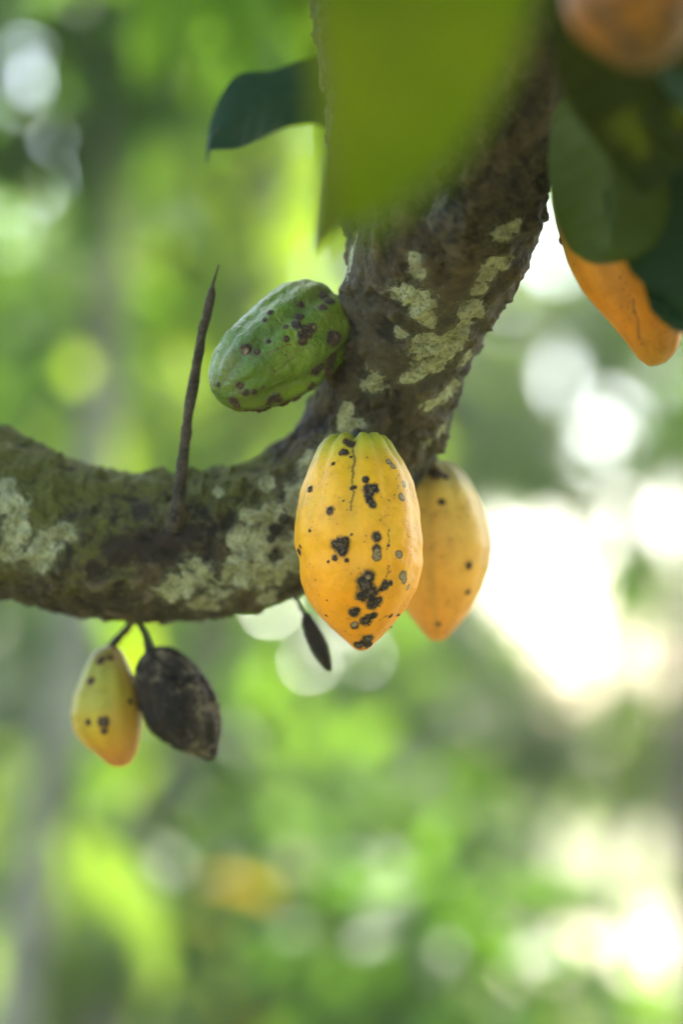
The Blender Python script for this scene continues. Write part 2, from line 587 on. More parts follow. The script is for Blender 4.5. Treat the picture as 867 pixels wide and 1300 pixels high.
def bg_tree(name, label, pts, r0, r1, bark, clumps, nleaf, size, tint, group='trees behind the cacao branch', droop=0.6, cat='tree', gloss=False, extra=()):
    """pts: list of world points from the ground up for the trunk"""
    pts = np.array(pts, float)
    t = thing(name, label, cat, pts[0], group)
    rad = np.linspace(r0, r1, len(pts))
    V, F, N, s, th = sweep(np.hstack([pts, rad[:, None]]), 36, 14)
    V = V + N * (0.12 * r0 * fbm(V, 4.0, 3, 3))[:, None]
    n_all = [V]
    Vc, Fc = close_ends(V, F, 14)
    # limbs from the upper trunk to the clumps
    allV, allF = [Vc], list(Fc)
    base = len(Vc)
    cc = sorted(clumps, key=lambda c: -c[1])[:9]
    for c, cr in cc:
        k = int(np.argmin(np.linalg.norm(pts[len(pts) // 2:] - c, axis=1))) + len(pts) // 2
        a = pts[k]
        mid = (a + c) / 2 + np.array([0, 0, 0.12 * np.linalg.norm(c - a)])
        lr = rad[k] * 0.45
        V2, F2, *_ = sweep(np.array([[*a, lr], [*mid, lr * 0.6], [*c, lr * 0.2]]), 10, 7)
        V2, F2 = close_ends(V2, F2, 7)
        allV.append(V2)
        allF += [[q + base for q in f] for f in F2]
        base += len(V2)
    mesh_obj("trunk", np.vstack(allV), allF, bark, t)
    pos, dirs, sz, tn, asp = crown_leaves(clumps, nleaf, size, tint, droop)
    for ep, ed, es, et in extra:
        pos, dirs, sz, tn = np.vstack([pos, ep]), np.vstack([dirs, ed]), np.append(sz, es), np.vstack([tn, et])
    V, F, T = leaves_mesh(pos, dirs, sz, tn, asp)
    mesh_obj("crown", V, F, M_LEAF_GLOSS if tint == "blue" or gloss else M_LEAF_FAR, t, {"tint": T}, smooth=True)
    return t


def gp(px, d):
    """point on the ground under photo column px at depth d"""
    p = P(px, 650, d)
    return np.array([p[0], p[1], -0.03])


# openings towards the sky on the right (all in the row of trees about 10 m away)
for a in ((705, 690, 10, 56), (655, 638, 10, 42), (735, 718, 10, 38), (640, 685, 10, 42), (748, 558, 10, 36), (700, 768, 10, 20), (660, 745, 10, 30),
          (828, 645, 10, 32), (855, 690, 10, 28), (832, 850, 10, 24), (866, 885, 10, 18), (700, 472, 10, 22), (738, 468, 10, 20), (665, 470, 10, 13), (826, 558, 10, 24),
          (815, 490, 10, 17), (850, 610, 10, 18), (360, 235, 10, 22), (395, 215, 10, 18), (315, 240, 10, 12), (360, 235, 6.6, 22), (395, 215, 6.6, 18), (630, 930, 10, 13), (20, 250, 5.5, 20), (20, 250, 10, 24), (60, 40, 10, 20), (230, 60, 10, 24), (200, 30, 5.5, 22), (60, 90, 5.5, 20), (300, 110, 6.6, 20), (720, 880, 10, 10)):
    gap(*a)
rg = np.random.default_rng(77)
for _ in range(22):                       # small chinks of sky all over the row
    gap(rg.uniform(600, 880), rg.uniform(430, 600), 10, rg.uniform(5, 10))
for _ in range(30):
    gap(rg.uniform(-10, 440), rg.uniform(-10, 560), rg.choice([6.2, 10]), rg.uniform(6, 13))
for _ in range(16):
    gap(rg.uniform(430, 880), rg.uniform(830, 1000), 10, rg.uniform(4, 9))


def pc(px, py, d, rpx):
    return (P(px, py, d), rpx * KPX * d)


# nearer trees on the left
bg_tree("grey_trunk_tree", "slender pale grey trunk leaning in from the bottom left corner with leafy crown above", [gp(-20, 5.3), P(30, 1200, 5.3), P(70, 1000, 5.3), P(105, 760, 5.35), P(135, 430, 5.4), P(140, 180, 5.4), P(150, -100, 5.5)],
        0.055, 0.035, M_TRUNK_GREY,
        [pc(60, 60, 5.4, 150), pc(230, 40, 5.7, 120), pc(10, 250, 5.4, 110), pc(190, -120, 5.4, 200), pc(330, -60, 5.4, 120), pc(-120, 100, 5.4, 160), pc(60, 420, 5.6, 70)],
        430, 0.25, 'mid')
bg_tree("brown_trunk_tree", "brown trunk slanting up to the right below the two small hanging pods", [gp(80, 6.7), P(150, 1250, 6.7), P(205, 1030, 6.7), P(262, 830, 6.7), P(310, 560, 6.75), P(330, 250, 6.8), P(350, -60, 6.9)],
        0.065, 0.035, M_TRUNK_BROWN,
        [pc(330, 380, 6.8, 110), pc(240, 300, 6.7, 90), pc(390, 560, 7.0, 110), pc(200, 520, 6.75, 90), pc(430, 150, 6.9, 140), pc(290, -60, 6.8, 170), pc(180, 120, 6.8, 100)],
        430, 0.25, 'lime', extra=[(P(150, 770, 5.2), (0.25, 0.1, -1.0), 0.30, (.15, .20, .010)), (P(185, 780, 5.0), (-0.3, 0.1, -1.0), 0.28, (.14, .20, .010)), (P(110, 1060, 4.9), (0.5, 0.0, -.8), 0.34, (.085, .15, .03)), (P(70, 1050, 5.0), (0.3, 0.0, -1), 0.3, (.08, .14, .03))])
bg_tree("dark_trunk_tree", "dark trunk at the right edge beside the white sky gap", [gp(900, 8.2), P(895, 1150, 8.2), P(880, 990, 8.2), P(895, 830, 8.2), P(915, 740, 8.2), P(945, 560, 8.2), P(975, 300, 8.2)],
        0.13, 0.09, M_TRUNK_BROWN,
        [pc(925, 330, 8.2, 100), pc(960, 500, 8.2, 100), pc(830, 755, 8.2, 36), pc(880, 140, 8.2, 150)],
        260, 0.25, 'mid')

# the row of trees at 8-12 m
Q = 0.67


def row_fill(px, py, d, rad, nc, cr):
    return clump_fill(P(px, py, d * Q), np.array(rad) * Q, nc, cr * Q)


def row_pc(px, py, d, rpx):
    return pc(px, py, d * Q, rpx)


row = [
    (-40, 14.5, 'blue', 'round blue green tree at the left edge, lowest crown of the far row', row_fill(-30, 560, 14.5, (1.1, 1.0, 2.2), 15, .5), 900),
    (110, 16.0, 'mid', 'mid green tree of the far row behind the grey trunk', row_fill(120, 480, 16, (1.1, 1.0, 2.5), 18, .5), 1100),
    (250, 14.0, 'lime', 'yellow green tree of the far row behind the upright dry twig', row_fill(250, 560, 14, (0.9, 1.0, 2.0), 15, .5), 900),
    (390, 17.0, 'blue', 'pale tree of the far row seen around the green pod', row_fill(390, 420, 17, (1.2, 1.0, 2.8), 20, .5), 1100),
    (400, 13.0, 'mid', 'bushy green tree under the middle of the thick branch', row_fill(390, 900, 13, (0.95, .8, .9), 16, .42), 1100),
    (525, 15.5, 'blue', 'mint green tree whose low crown shows beneath the ripe yellow pods', row_fill(530, 900, 15.5, (.75, .8, .7), 14, .4), 620),
    (655, 16.5, 'lime', 'tall light green tree showing just right of the dark limb', row_fill(650, 330, 16.5, (1.25, 1.0, 1.9), 22, .45), 1500),
    (790, 15.0, 'lime', 'green tree below the orange pod with sky glinting through its crown', row_fill(805, 560, 15, (.75, .7, 1.5), 24, .42) + [row_pc(835, 745, 15, 50), row_pc(870, 600, 15, 50), row_pc(790, 620, 15, 40), row_pc(830, 780, 15, 50), row_pc(770, 640, 15, 22), row_pc(690, 590, 15.2, 30), row_pc(650, 560, 15.2, 60), row_pc(690, 520, 15, 70), row_pc(720, 612, 15, 24), row_pc(775, 800, 15, 38), row_pc(760, 850, 15, 30), row_pc(690, 300, 16, 45), row_pc(705, 350, 16, 40), row_pc(640, 400, 16, 40), row_pc(765, 605, 15, 24), row_pc(800, 590, 15, 24), row_pc(690, 575, 15, 30), row_pc(740, 850, 15, 50), row_pc(800, 880, 15, 40), row_pc(780, 830, 15, 40), row_pc(690, 850, 15, 30)], 820),
    (775, 13.8, 'lime', 'low green tree right under the big white sky gap', row_fill(775, 935, 13.8, (1.15, .6, .36), 16, .30), 330),
    (180, 13.2, 'deep', 'dark green tree low down behind the small hanging pods', row_fill(130, 960, 13.2, (1.2, .8, .9), 15, .45), 1000),
]
for px, d, tint, lab, cl, n in row:
    d, n = d * Q, int(n * 0.75)
    top = max(c[0][2] for c in cl)
    gx0 = gp(px, d)
    zz = np.linspace(0, 1, 6)
    lean = random.uniform(-.4, .4)
    pts = [gx0 + np.array([lean * z * z + 0.1 * math.sin(5 * z + px), 0, (top - 0.2) * z]) for z in zz]
    bg_tree("orchard_tree", lab, pts, 0.055, 0.02, M_TRUNK_GREY if px % 20 else M_TRUNK_BROWN, cl, n, 0.24, tint, gloss=px in (110, 250, 400, 655, 775, 790))

# shrubs and young plants in front of them
shr = [
    (110, 1120, 11.3, 'lime', 150, 'lime green sapling catching the sun at the lower left between the two leaning trunks'),
    (330, 1180, 9.5, 'deep', 150, 'dark green shrub on the ground right of the brown trunk'),
    (375, 1280, 8.6, 'gold', 16, 'small shrub with yellowing orange leaves at the bottom of the view'),
    (490, 1120, 10.5, 'mid', 140, 'green shrub standing below the tip of the ripe yellow pod'),
    (430, 1080, 11.5, 'mid', 100, 'green shrub left of the sunlit path, the one nearest its edge'),
    (300, 1010, 11.0, 'mid', 150, 'broad leaved shrub below the dark rotten pod'),
    (700, 1345, 9.0, 'mid', 50, 'low pale green shrub in front of the path at the lower right'),
    (20, 1120, 12.0, 'deep', 110, 'dark shrub at the left edge behind the grey trunk'),
    (520, 1290, 8.2, 'deep', 110, 'dark low shrub at the bottom centre in front of the path'),
]
for px, py, d, tint, n, lab in shr:
    d = d * 0.62
    c = P(px, py, d)
    h = c[2]
    t = [gp(px, d), gp(px + 4, d) + np.array([0, 0, h * .5]), c + np.array([0, 0, .05])]
    cl = clump_fill(c, (.28, .3, max(.2, h * .3)), 7, .18)
    bg_tree("broadleaf_shrub", lab, t, 0.03, 0.012, M_TRUNK_BROWN, cl, int(n * 1.1), 0.21, tint, 'shrubs under the trees', cat='shrub')

# distant woods, one mass
cl = []
for k in range(150):
    px = RNG.uniform(-700, 1600)
    d = RNG.uniform(38, 50)
    hmax = 1.3 if 540 < px < 1080 else RNG.uniform(5, 13)
    b0 = gp(px, d)
    for q in range(5):
        cl.append((b0 + np.array([RNG.uniform(-1, 1), 0, RNG.uniform(.3, max(.35, hmax - 1.2))]), 1.2 if hmax > 2 else .8))
pos, dirs, sz, tn, asp = crown_leaves(cl, 13000, 0.75, 'lime', 0.4, 0.6)
cl = []
for k in range(70):
    px = RNG.uniform(-1500, -190) if k % 2 else RNG.uniform(1090, 2300)
    d = RNG.uniform(10, 22)
    b0 = gp(px, d)
    for q in range(5):
        cl.append((b0 + np.array([RNG.uniform(-.5, .5), 0, RNG.uniform(.3, 5.0)]), .8))
p2 = crown_leaves(cl, 9000, 0.42, 'mid', 0.5, 0.5)
pos, dirs, sz, tn = np.vstack([pos, p2[0]]), np.vstack([dirs, p2[1]]), np.append(sz, p2[2]), np.vstack([tn, p2[3]])
V, F, T = leaves_mesh(pos, dirs, sz, tn, asp)
o = mesh_obj("woods", V, F, M_LEAF_FAR, None, {"tint": T})
o["kind"] = "stuff"
o["label"] = "green woods around and beyond the orchard"
o["category"] = "woods"

# ground cover
n = 7000
px = RNG.uniform(-150, 1000, n)
d = RNG.uniform(6.5, 22, n)
p = np.array([gp(a, b) for a, b in zip(px, d)])
ok = ~((np.abs(p[:, 1] - (16.9 + 1.2 * np.sin((p[:, 0] - .6) / 26 * 5) - (p[:, 0] - .6) / 26 * 5)) < 3.6) & (p[:, 0] > -0.5))
p = p[ok]
m_ = len(p)
p[:, 2] += RNG.uniform(0, 0.25, m_)
dirs = RNG.normal(0, 1, (m_, 3)) + np.array([0, 0, .8])
a, bb = np.array(TINT['mid'][0]), np.array(TINT['lime'][1])
V, F, T = leaves_mesh(p, dirs, RNG.uniform(.08, .22, m_), a + (bb - a) * RNG.uniform(0, 1, (m_, 1)), 0.4)
o = mesh_obj("ground_cover", V, F, M_LEAF_FAR, None, {"tint": T})
o["kind"] = "stuff"
o["label"] = "low leafy ground cover between the orchard trees"
o["category"] = "ground cover"


# humid air
hv = np.array([[x, y, z] for x in (-75, 75) for y in (-15, 62) for z in (-1.2, 22.0)], float)
hm = bpy.data.materials.new("humid_air")
hm.use_nodes = True
ht = hm.node_tree
ht.nodes.remove(ht.nodes["Principled BSDF"])
pvn = ht.nodes.new("ShaderNodeVolumePrincipled")
pvn.inputs['Color'].default_value = (0.90, 0.96, 0.92, 1)
pvn.inputs['Density'].default_value = 0.0022
pvn.inputs['Anisotropy'].default_value = 0.2
ht.links.new(pvn.outputs[0], ht.nodes["Material Output"].inputs['Volume'])
o = mesh_obj("haze", hv, [[0, 1, 3, 2], [4, 6, 7, 5], [0, 4, 5, 1], [2, 3, 7, 6], [0, 2, 6, 4], [1, 5, 7, 3]], hm, smooth=False)
o["kind"] = "stuff"
o["label"] = "thin humid haze among the trees"
o["category"] = "haze"

# ------------------------------------------------------------------ the cacao tree in front
tree = thing("cacao_tree", "thick mossy cacao limb with pale lichen patches bending up from the left", "tree", (-0.95, 2.2, -0.03))


def pr(px, py, d, wpx):
    return [*P(px, py, d), 0.5 * wpx * KPX * d]


main_path = [
    [-1.02, 2.25, -0.05, 0.13], [-1.03, 2.24, 0.5, 0.095], [-1.0, 2.22, 1.0, 0.085], [-0.92, 2.18, 1.45, 0.078], [-0.72, 2.14, 1.77, 0.074],
    pr(-240, 590, 2.10, 214), pr(-110, 610, 2.08, 206), pr(0, 655, 2.06, 199), pr(100, 683, 2.05, 184), pr(200, 693, 2.05, 180), pr(300, 688, 2.05, 180), pr(380, 655, 2.05, 178),
    pr(445, 590, 2.045, 172), pr(487, 520, 2.02, 166), pr(514, 450, 1.995, 174), pr(537, 380, 1.96, 192), pr(566, 290, 1.92, 212), pr(618, 170, 1.87, 190),
    pr(672, 40, 1.80, 178), pr(740, -120, 1.72, 165), pr(830, -330, 1.62, 140)]


def bark_tube(name, path, n, m, lichen_px=(), bare_px=(), disp=0.006, seed=0, parent=tree, label=None):
    V, F, N, s, th = sweep(np.array(path), n, m, 6.0)
    # bark relief
    W3 = V * 1.0 + 0.02 * np.stack([fbm(V, 14, 2, 301), fbm(V, 14, 2, 302), fbm(V, 14, 2, 303)], 1)
    fine = fbm(W3, 60, 4, 23 + seed, 0.65)
    ridge = (1 - np.abs(fbm(W3, 34, 3, 41 + seed))) ** 3 - 0.5
    scale_ = np.maximum(0, fbm(W3, 95, 3, 77 + seed) - .16)
    dn = fbm(V, 9, 3, 11 + seed) * disp * 1.5 + fine * disp * 0.75 + ridge * disp * 0.45 + scale_ * disp * 1.7
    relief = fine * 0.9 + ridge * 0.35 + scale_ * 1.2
    V = V + N * dn[:, None]
    px, py, d = pix(V)
    view = V - C0
    view /= np.linalg.norm(view, axis=1)[:, None]
    front = (np.einsum('ij,ij->i', N, view) < -0.05)

    def field(spots):
        f = np.full(len(V), -1.0)
        for x, y, r in spots:
            dd = np.hypot(px - x, py - y) + np.where(front, 0, 1e6)
            c = V[np.argmin(dd)]
            rr = r * KPX * 1.98
            f = np.maximum(f, 1 - np.linalg.norm(V - c, axis=1) / rr)
        return f
    lich = field(lichen_px)
    rnd = fbm(V, 7.5, 3, 91 + seed) * 1.5 - 0.55
    out = (~front) | (px < -40) | (py < 250)
    lich = np.maximum(lich, np.where(out, rnd, rnd - 0.24))
    bare = field(bare_px)
    moss = np.clip(0.25 + 0.55 * N[:, 2] + 0.5 * fbm(V, 10, 2, 55 + seed), -1, 1) + np.clip((430 - px) / 500, -0.25, .25)
    V2, F2 = close_ends(V, F, m)
    z = np.array([0.0, 0.0])
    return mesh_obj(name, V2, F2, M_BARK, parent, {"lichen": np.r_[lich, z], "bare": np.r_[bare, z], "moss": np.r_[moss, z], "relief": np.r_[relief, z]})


LICH = [(515, 375, 22), (530, 388, 24), (545, 405, 18), (505, 425, 14), (545, 438, 28), (572, 432, 26), (590, 420, 20), (560, 460, 22), (540, 465, 20),
        (473, 487, 22), (545, 515, 18), (560, 505, 18), (575, 490, 16), (525, 330, 14), (620, 345, 18), (640, 330, 16), (610, 370, 15),
        (440, 540, 22), (425, 570, 25), (395, 590, 26), (380, 625, 22), (445, 325, 16), (450, 300, 16), (440, 520, 16), (410, 620, 16),
        (305, 680, 22), (315, 655, 18), (330, 690, 26), (345, 650, 20), (300, 730, 26), (340, 730, 28), (375, 715, 20), (365, 690, 18), (225, 745, 26), (250, 730, 26), (280, 750, 26), (215, 755, 20), (260, 765, 24), (340, 760, 20),
        (20, 640, 26), (25, 670, 26), (15, 700, 22), (65, 690, 26), (75, 680, 22), (50, 705, 24), (90, 675, 14), (10, 615, 14), (340, 615, 12), (275, 625, 10)]
BARE = [(350, 672, 14), (360, 660, 12), (345, 685, 10), (375, 745, 18), (355, 755, 12), (150, 700, 34), (190, 690, 34), (215, 690, 30), (120, 720, 18), (150, 740, 12), (240, 680, 24), (180, 650, 20)]
LICH += [(430, 585, 26), (405, 600, 24), (392, 655, 18), (370, 640, 16), (455, 545, 16), (640, 300, 18), (655, 285, 14), (600, 395, 22), (530, 345, 14), (520, 480, 12), (590, 455, 16), (560, 545, 16), (540, 560, 14), (440, 345, 14), (445, 335, 12)]
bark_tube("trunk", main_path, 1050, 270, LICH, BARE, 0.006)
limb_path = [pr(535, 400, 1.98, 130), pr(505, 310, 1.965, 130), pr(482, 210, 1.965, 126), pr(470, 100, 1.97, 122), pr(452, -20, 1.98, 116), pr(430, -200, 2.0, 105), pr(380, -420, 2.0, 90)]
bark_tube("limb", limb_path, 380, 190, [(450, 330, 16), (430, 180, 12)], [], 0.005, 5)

# upright dry twig
tw = [pr(220, 682, 2.005, 30), pr(223, 658, 1.985, 20), pr(227, 638, 1.98, 17), pr(232, 590, 1.975, 14), pr(239, 530, 1.97, 13), pr(244, 498, 1.97, 14.5), pr(250, 462, 1.967, 12), pr(257, 420, 1.962, 11.5), pr(263, 398, 1.96, 12), pr(269, 372, 1.96, 10.5), pr(271, 362, 1.96, 5), pr(278, 336, 1.96, 3)]
V, F, N, s, th = sweep(np.array(tw), 240, 20)
V = V + N * (fbm(V * np.array([1, 1, .5]), 160, 3, 9) * 0.0009 + np.maximum(0, fbm(V, 90, 2, 19) - .25) * 0.002)[:, None]
V, F = close_ends(V, F, 20)
mesh_obj("twig", V, F, M_TWIG, tree)["label"] = "dry leafless twig standing up from the branch"

# withered flower cushion on the trunk
cush = []
for k in range(7):
    a = -0.6 + k * 0.2
    x0, y0 = 556 + 4 * k, 250 + 3 * abs(k - 3)
    pth = np.array([pr(x0, y0, 1.82, 9), pr(x0 + 2 * (k - 3) - 1, y0 + 24, 1.806, 13), pr(569 + 3 * (k - 3), 300, 1.806, 12), pr(580 + 1.4 * (k - 3), 330, 1.818, 4)])
    V, F, N, s, th = sweep(pth, 30, 10)
    V = V + N * (fbm(V, 160, 3, 60 + k) * 0.002)[:, None]
    V, F = close_ends(V, F, 10)
    cush.append((V, F))
base, AV, AF = 0, [], []
for V, F in cush:
    AV.append(V)
    AF += [[q + base for q in f] for f in F]
    base += len(V)
b = NB("withered_cushion")
b.base(b.mix(b.step(b.noise(120, 4), .35, .65), (0.010, 0.007, 0.004), (0.085, 0.062, 0.036)), 0.9, b.bump(b.noise(300, 3), .6, .002))
mesh_obj("flower_cushion", np.vstack(AV), AF, b.m, tree)["label"] = "withered grey flower cushion on the bark"


# ------------------------------------------------------------------ leaves of the tree that are in the picture
def leaf_from_edges(name, rows, tint, tint2=None, nu=60, nv=28, fold=0.012, wave=0.0012, label=None, parent=tree, seed=0, mat=None):
    """rows: (left px, py, d) (right px, py, d) from base to tip; the midrib is set back to fold the blade"""
    rows = np.array(rows, float)
    A = np.array([P(*r[:3]) for r in rows])
    B = np.array([P(*r[3:]) for r in rows])
    t0 = np.linspace(0, 1, len(rows))
    cA, _ = catmull(np.hstack([A, B]), 10)
    ext = np.hstack([A, B])
    # resample by row parameter
    e = np.vstack([2 * ext[0] - ext[1], ext, 2 * ext[-1] - ext[-2]])
    out = []
    u = np.linspace(0, len(rows) - 1 - 1e-6, nu)
    for q in u:
        i = int(q)
        t = q - i
        p0, p1, p2, p3 = e[i:i + 4]
        out.append(0.5 * (2 * p1 + (-p0 + p2) * t + (2 * p0 - 5 * p1 + 4 * p2 - p3) * t * t + (-p0 + 3 * p1 - 3 * p2 + p3) * t ** 3))
    out = np.array(out)
    A, B = out[:, :3], out[:, 3:]
    v = np.linspace(0, 1, nv)
    V = A[:, None] * (1 - v)[None, :, None] + B[:, None] * v[None, :, None]
    wid = np.linalg.norm(B - A, axis=1)
    prof = (1 - np.abs(2 * v - 1))                      # 1 at the midrib
    V += FW[None, None] * (fold * (wid / wid.max())[:, None] * prof[None, :] ** 0.8)[..., None]
    # ripple between side veins
    ph = np.linspace(0, 1, nu)[:, None] * 11 - np.abs(2 * v - 1)[None, :] * 1.3
    rip = np.cos(2 * math.pi * ph) * (0.3 + np.abs(2 * v - 1))[None, :] * wave
    V += FW[None, None] * rip[..., None]
    VV = V.reshape(-1, 3)
    VV = VV + FW[None] * (fbm(VV, 25, 2, seed) * 0.004)[:, None]
    frac = np.abs((ph % 1.0) - 0.5)
    vein = np.maximum(np.clip(1 - frac * 9, 0, 1), np.clip(1 - np.abs(2 * v - 1)[None, :] * 16, 0, 1) * np.ones((nu, 1)))
    i, j = np.meshgrid(np.arange(nu - 1), np.arange(nv - 1), indexing='ij')
    F = np.stack([i * nv + j, i * nv + j + 1, (i + 1) * nv + j + 1, (i + 1) * nv + j], -1).reshape(-1, 4)
    T = np.tile(np.array(tint), (nu * nv, 1))
    if tint2 is not None:
        f = np.clip(0.5 + fbm(VV, 18, 3, seed + 3), 0, 1)[:, None]
        T = T * (1 - f) + np.array(tint2) * f
    o = mesh_obj(name, VV, F, mat or M_LEAF, parent, {"tint": T, "vein": vein.ravel()})
    if label:
        o["label"] = label
    return o


# large lime leaf close to the lens
leaf_from_edges("leaf", [(520, -330, 1.22, 560, -330, 1.22), (440, -230, 1.18, 640, -220, 1.21), (408, -110, 1.15, 685, -90, 1.19), (392, 10, 1.13, 672, 30, 1.16), (404, 110, 1.12, 628, 130, 1.145),
                         (410, 200, 1.115, 574, 212, 1.135), (414, 262, 1.115, 508, 270, 1.125), (430, 298, 1.115, 458, 302, 1.118), (436, 322, 1.116, 441, 323, 1.116)],
                (0.038, 0.072, 0.001), (0.080, 0.112, 0.001), fold=-0.02, wave=0.002, label="large lime green leaf hanging close in front", seed=1, mat=M_LEAF_THIN)
leaf_from_edges("leaf", [(700, -420, 1.50, 740, -400, 1.50), (520, -300, 1.48, 760, -280, 1.48), (430, -180, 1.45, 740, -160, 1.46), (415, -70, 1.43, 710, -60, 1.44), (420, 20, 1.41, 660, 20, 1.42), (440, 85, 1.40, 590, 75, 1.41), (480, 118, 1.40, 520, 116, 1.40), (498, 128, 1.40, 502, 128, 1.40)],
                (0.030, 0.065, 0.002), (0.050, 0.085, 0.002), fold=0.012, label="green leaf overlapping behind the top of the lime leaf", seed=12, mat=M_LEAF_THIN)
leaf_from_edges("leaf", [(455, 40, 1.62, 520, 40, 1.62), (425, 110, 1.60, 520, 120, 1.62), (412, 180, 1.58, 480, 190, 1.60), (406, 250, 1.57, 450, 250, 1.58), (402, 300, 1.57, 420, 300, 1.57), (400, 322, 1.57, 403, 322, 1.57)],
                (0.060, 0.070, 0.008), fold=0.008, label="narrow olive leaf hanging beside the large lime leaf", seed=2)
# dark leaf at the upper left, base hidden behind the limb
leaf_from_edges("leaf", [(470, 112, 2.12, 470, 124, 2.12), (425, 72, 2.11, 428, 160, 2.11), (385, 76, 2.10, 395, 158, 2.10), (345, 90, 2.09, 358, 164, 2.09), (305, 94, 2.08, 328, 178, 2.075),
                         (282, 118, 2.07, 302, 188, 2.06), (269, 150, 2.06, 280, 190, 2.055), (264, 180, 2.055, 268, 192, 2.05), (262, 206, 2.05, 264, 207, 2.05)],
                (0.010, 0.034, 0.024), (0.016, 0.042, 0.029), fold=-0.010, wave=0.0005, label="dark blue green leaf sticking out left of the limb", seed=4, mat=M_LEAF_THICK)
# leaves at the upper right
leaf_from_edges("leaf", [(735, 90, 1.66, 770, 90, 1.66), (704, 140, 1.72, 810, 140, 1.66), (696, 190, 1.75, 840, 200, 1.67), (698, 240, 1.77, 850, 255, 1.68), (709, 285, 1.78, 838, 300, 1.69), (722, 315, 1.78, 812, 325, 1.70), (742, 331, 1.76, 785, 333, 1.72), (758, 336, 1.75, 764, 336, 1.75)],
                (0.022, 0.040, 0.002), (0.030, 0.046, 0.003), fold=-0.03, wave=0.0003, label="long olive green leaf drooping over the orange pod", seed=6, mat=M_LEAF_THICK)
leaf_from_edges("leaf", [(680, -90, 1.60, 700, -100, 1.60), (690, -20, 1.60, 790, -70, 1.60), (700, 60, 1.60, 870, 10, 1.60), (718, 125, 1.61, 905, 100, 1.61), (755, 180, 1.62, 890, 190, 1.62), (792, 222, 1.63, 845, 226, 1.63), (812, 246, 1.63, 820, 246, 1.63)],
                (0.018, 0.028, 0.001), (0.024, 0.032, 0.001), fold=0.01, label="broad dark olive leaf below the topmost orange pod", seed=7, mat=M_LEAF_THICK)
leaf_from_edges("leaf", [(870, 90, 1.66, 960, 110, 1.66), (812, 170, 1.68, 990, 210, 1.68), (770, 230, 1.70, 985, 320, 1.70), (775, 290, 1.71, 970, 400, 1.71), (800, 345, 1.72, 940, 440, 1.72), (815, 360, 1.73, 920, 436, 1.73), (826, 395, 1.73, 905, 432, 1.73), (850, 418, 1.74, 880, 428, 1.74)],
                (0.006, 0.022, 0.010), (0.009, 0.028, 0.011), fold=0.012, label="very dark green leaf at the right edge covering part of the orange pod", seed=8, mat=M_LEAF_THICK)
leaf_from_edges("leaf", [(835, 95, 1.60, 845, 85, 1.60), (842, 112, 1.60, 880, 95, 1.60), (858, 130, 1.60, 925, 125, 1.60), (900, 165, 1.60, 935, 160, 1.60), (940, 190, 1.60, 944, 190, 1.60)],
                (0.05, 0.10, 0.06), fold=0.006, label="small teal leaf glinting at the right edge", seed=9)

# unseen crown, added overhead and to the right to shade the limb and pods
RNG = np.random.default_rng(2024)
SUN = np.array(_dir)
cl = []
for k in range(46):
    a = RNG.uniform(0, 2 * math.pi)
    r = 1.9 * math.sqrt(RNG.uniform(0, 1))
    cl.append((np.array([0.35 + r * math.cos(a), 2.55 + r * math.sin(a), RNG.uniform(2.75, 3.5)]), 0.34))
for k in range(34):
    cl.append((np.array([RNG.uniform(1.15, 2.3), RNG.uniform(-1.2, 2.2), RNG.uniform(0.9, 3.2)]), 0.34))  # added right of and behind the camera to darken that side
for k in range(22):
    cl.append((np.array([RNG.uniform(-1.2, 1.4), RNG.uniform(-0.6, 1.4), RNG.uniform(2.8, 3.6)]), 0.34))
cl = [c for c in cl if not (c[0][0] < -0.4 and c[0][1] > 1.7)]  # opened at the back left so skylight rims the green pod
pos, dirs, sz, tn, asp = crown_leaves(cl, 3400, 0.25, 'mid', 0.6, 0.4)
sh = [(P(540, 60, 1.14) + SUN * 1.25, .24), (P(480, 200, 1.13) + SUN * 1.45, .22), (P(60, 600, 2.05) + SUN * 1.7, .22), (P(250, 620, 2.05) + SUN * 1.75, .15), (P(570, 620, 2.06) + SUN * 1.5, .22), (P(800, 250, 1.75) + SUN * 1.4, .25)]  # unseen clumps added on the sun line to block leaks
p2 = crown_leaves(sh, 330, 0.22, 'mid', 0.6, 0.4)
pos, dirs, sz, tn = np.vstack([pos, p2[0]]), np.vstack([dirs, p2[1]]), np.append(sz, p2[2]), np.vstack([tn, p2[3]])
V, F, T = leaves_mesh(pos, dirs, sz, tn, asp)
mesh_obj("crown", V, F, M_LEAF_FAR, tree, {"tint": T})
# limbs carrying it
AV, AF, base = [], [], 0
ends = [P(830, -330, 1.62), P(380, -420, 2.0)]
for k, (c, cr) in enumerate(cl[:16] + cl[46:70:2]):
    a = ends[k % 2]
    mid = (a + c) / 2 + np.array([0, 0, .1])
    V, F, *_ = sweep(np.array([[*a, .03], [*mid, .02], [*c, .006]]), 14, 8)
    V, F = close_ends(V, F, 8)
    AV.append(V)
    AF += [[q + base for q in f] for f in F]
    base += len(V)
mesh_obj("crown_limbs", np.vstack(AV), AF, M_TRUNK_BROWN, tree)


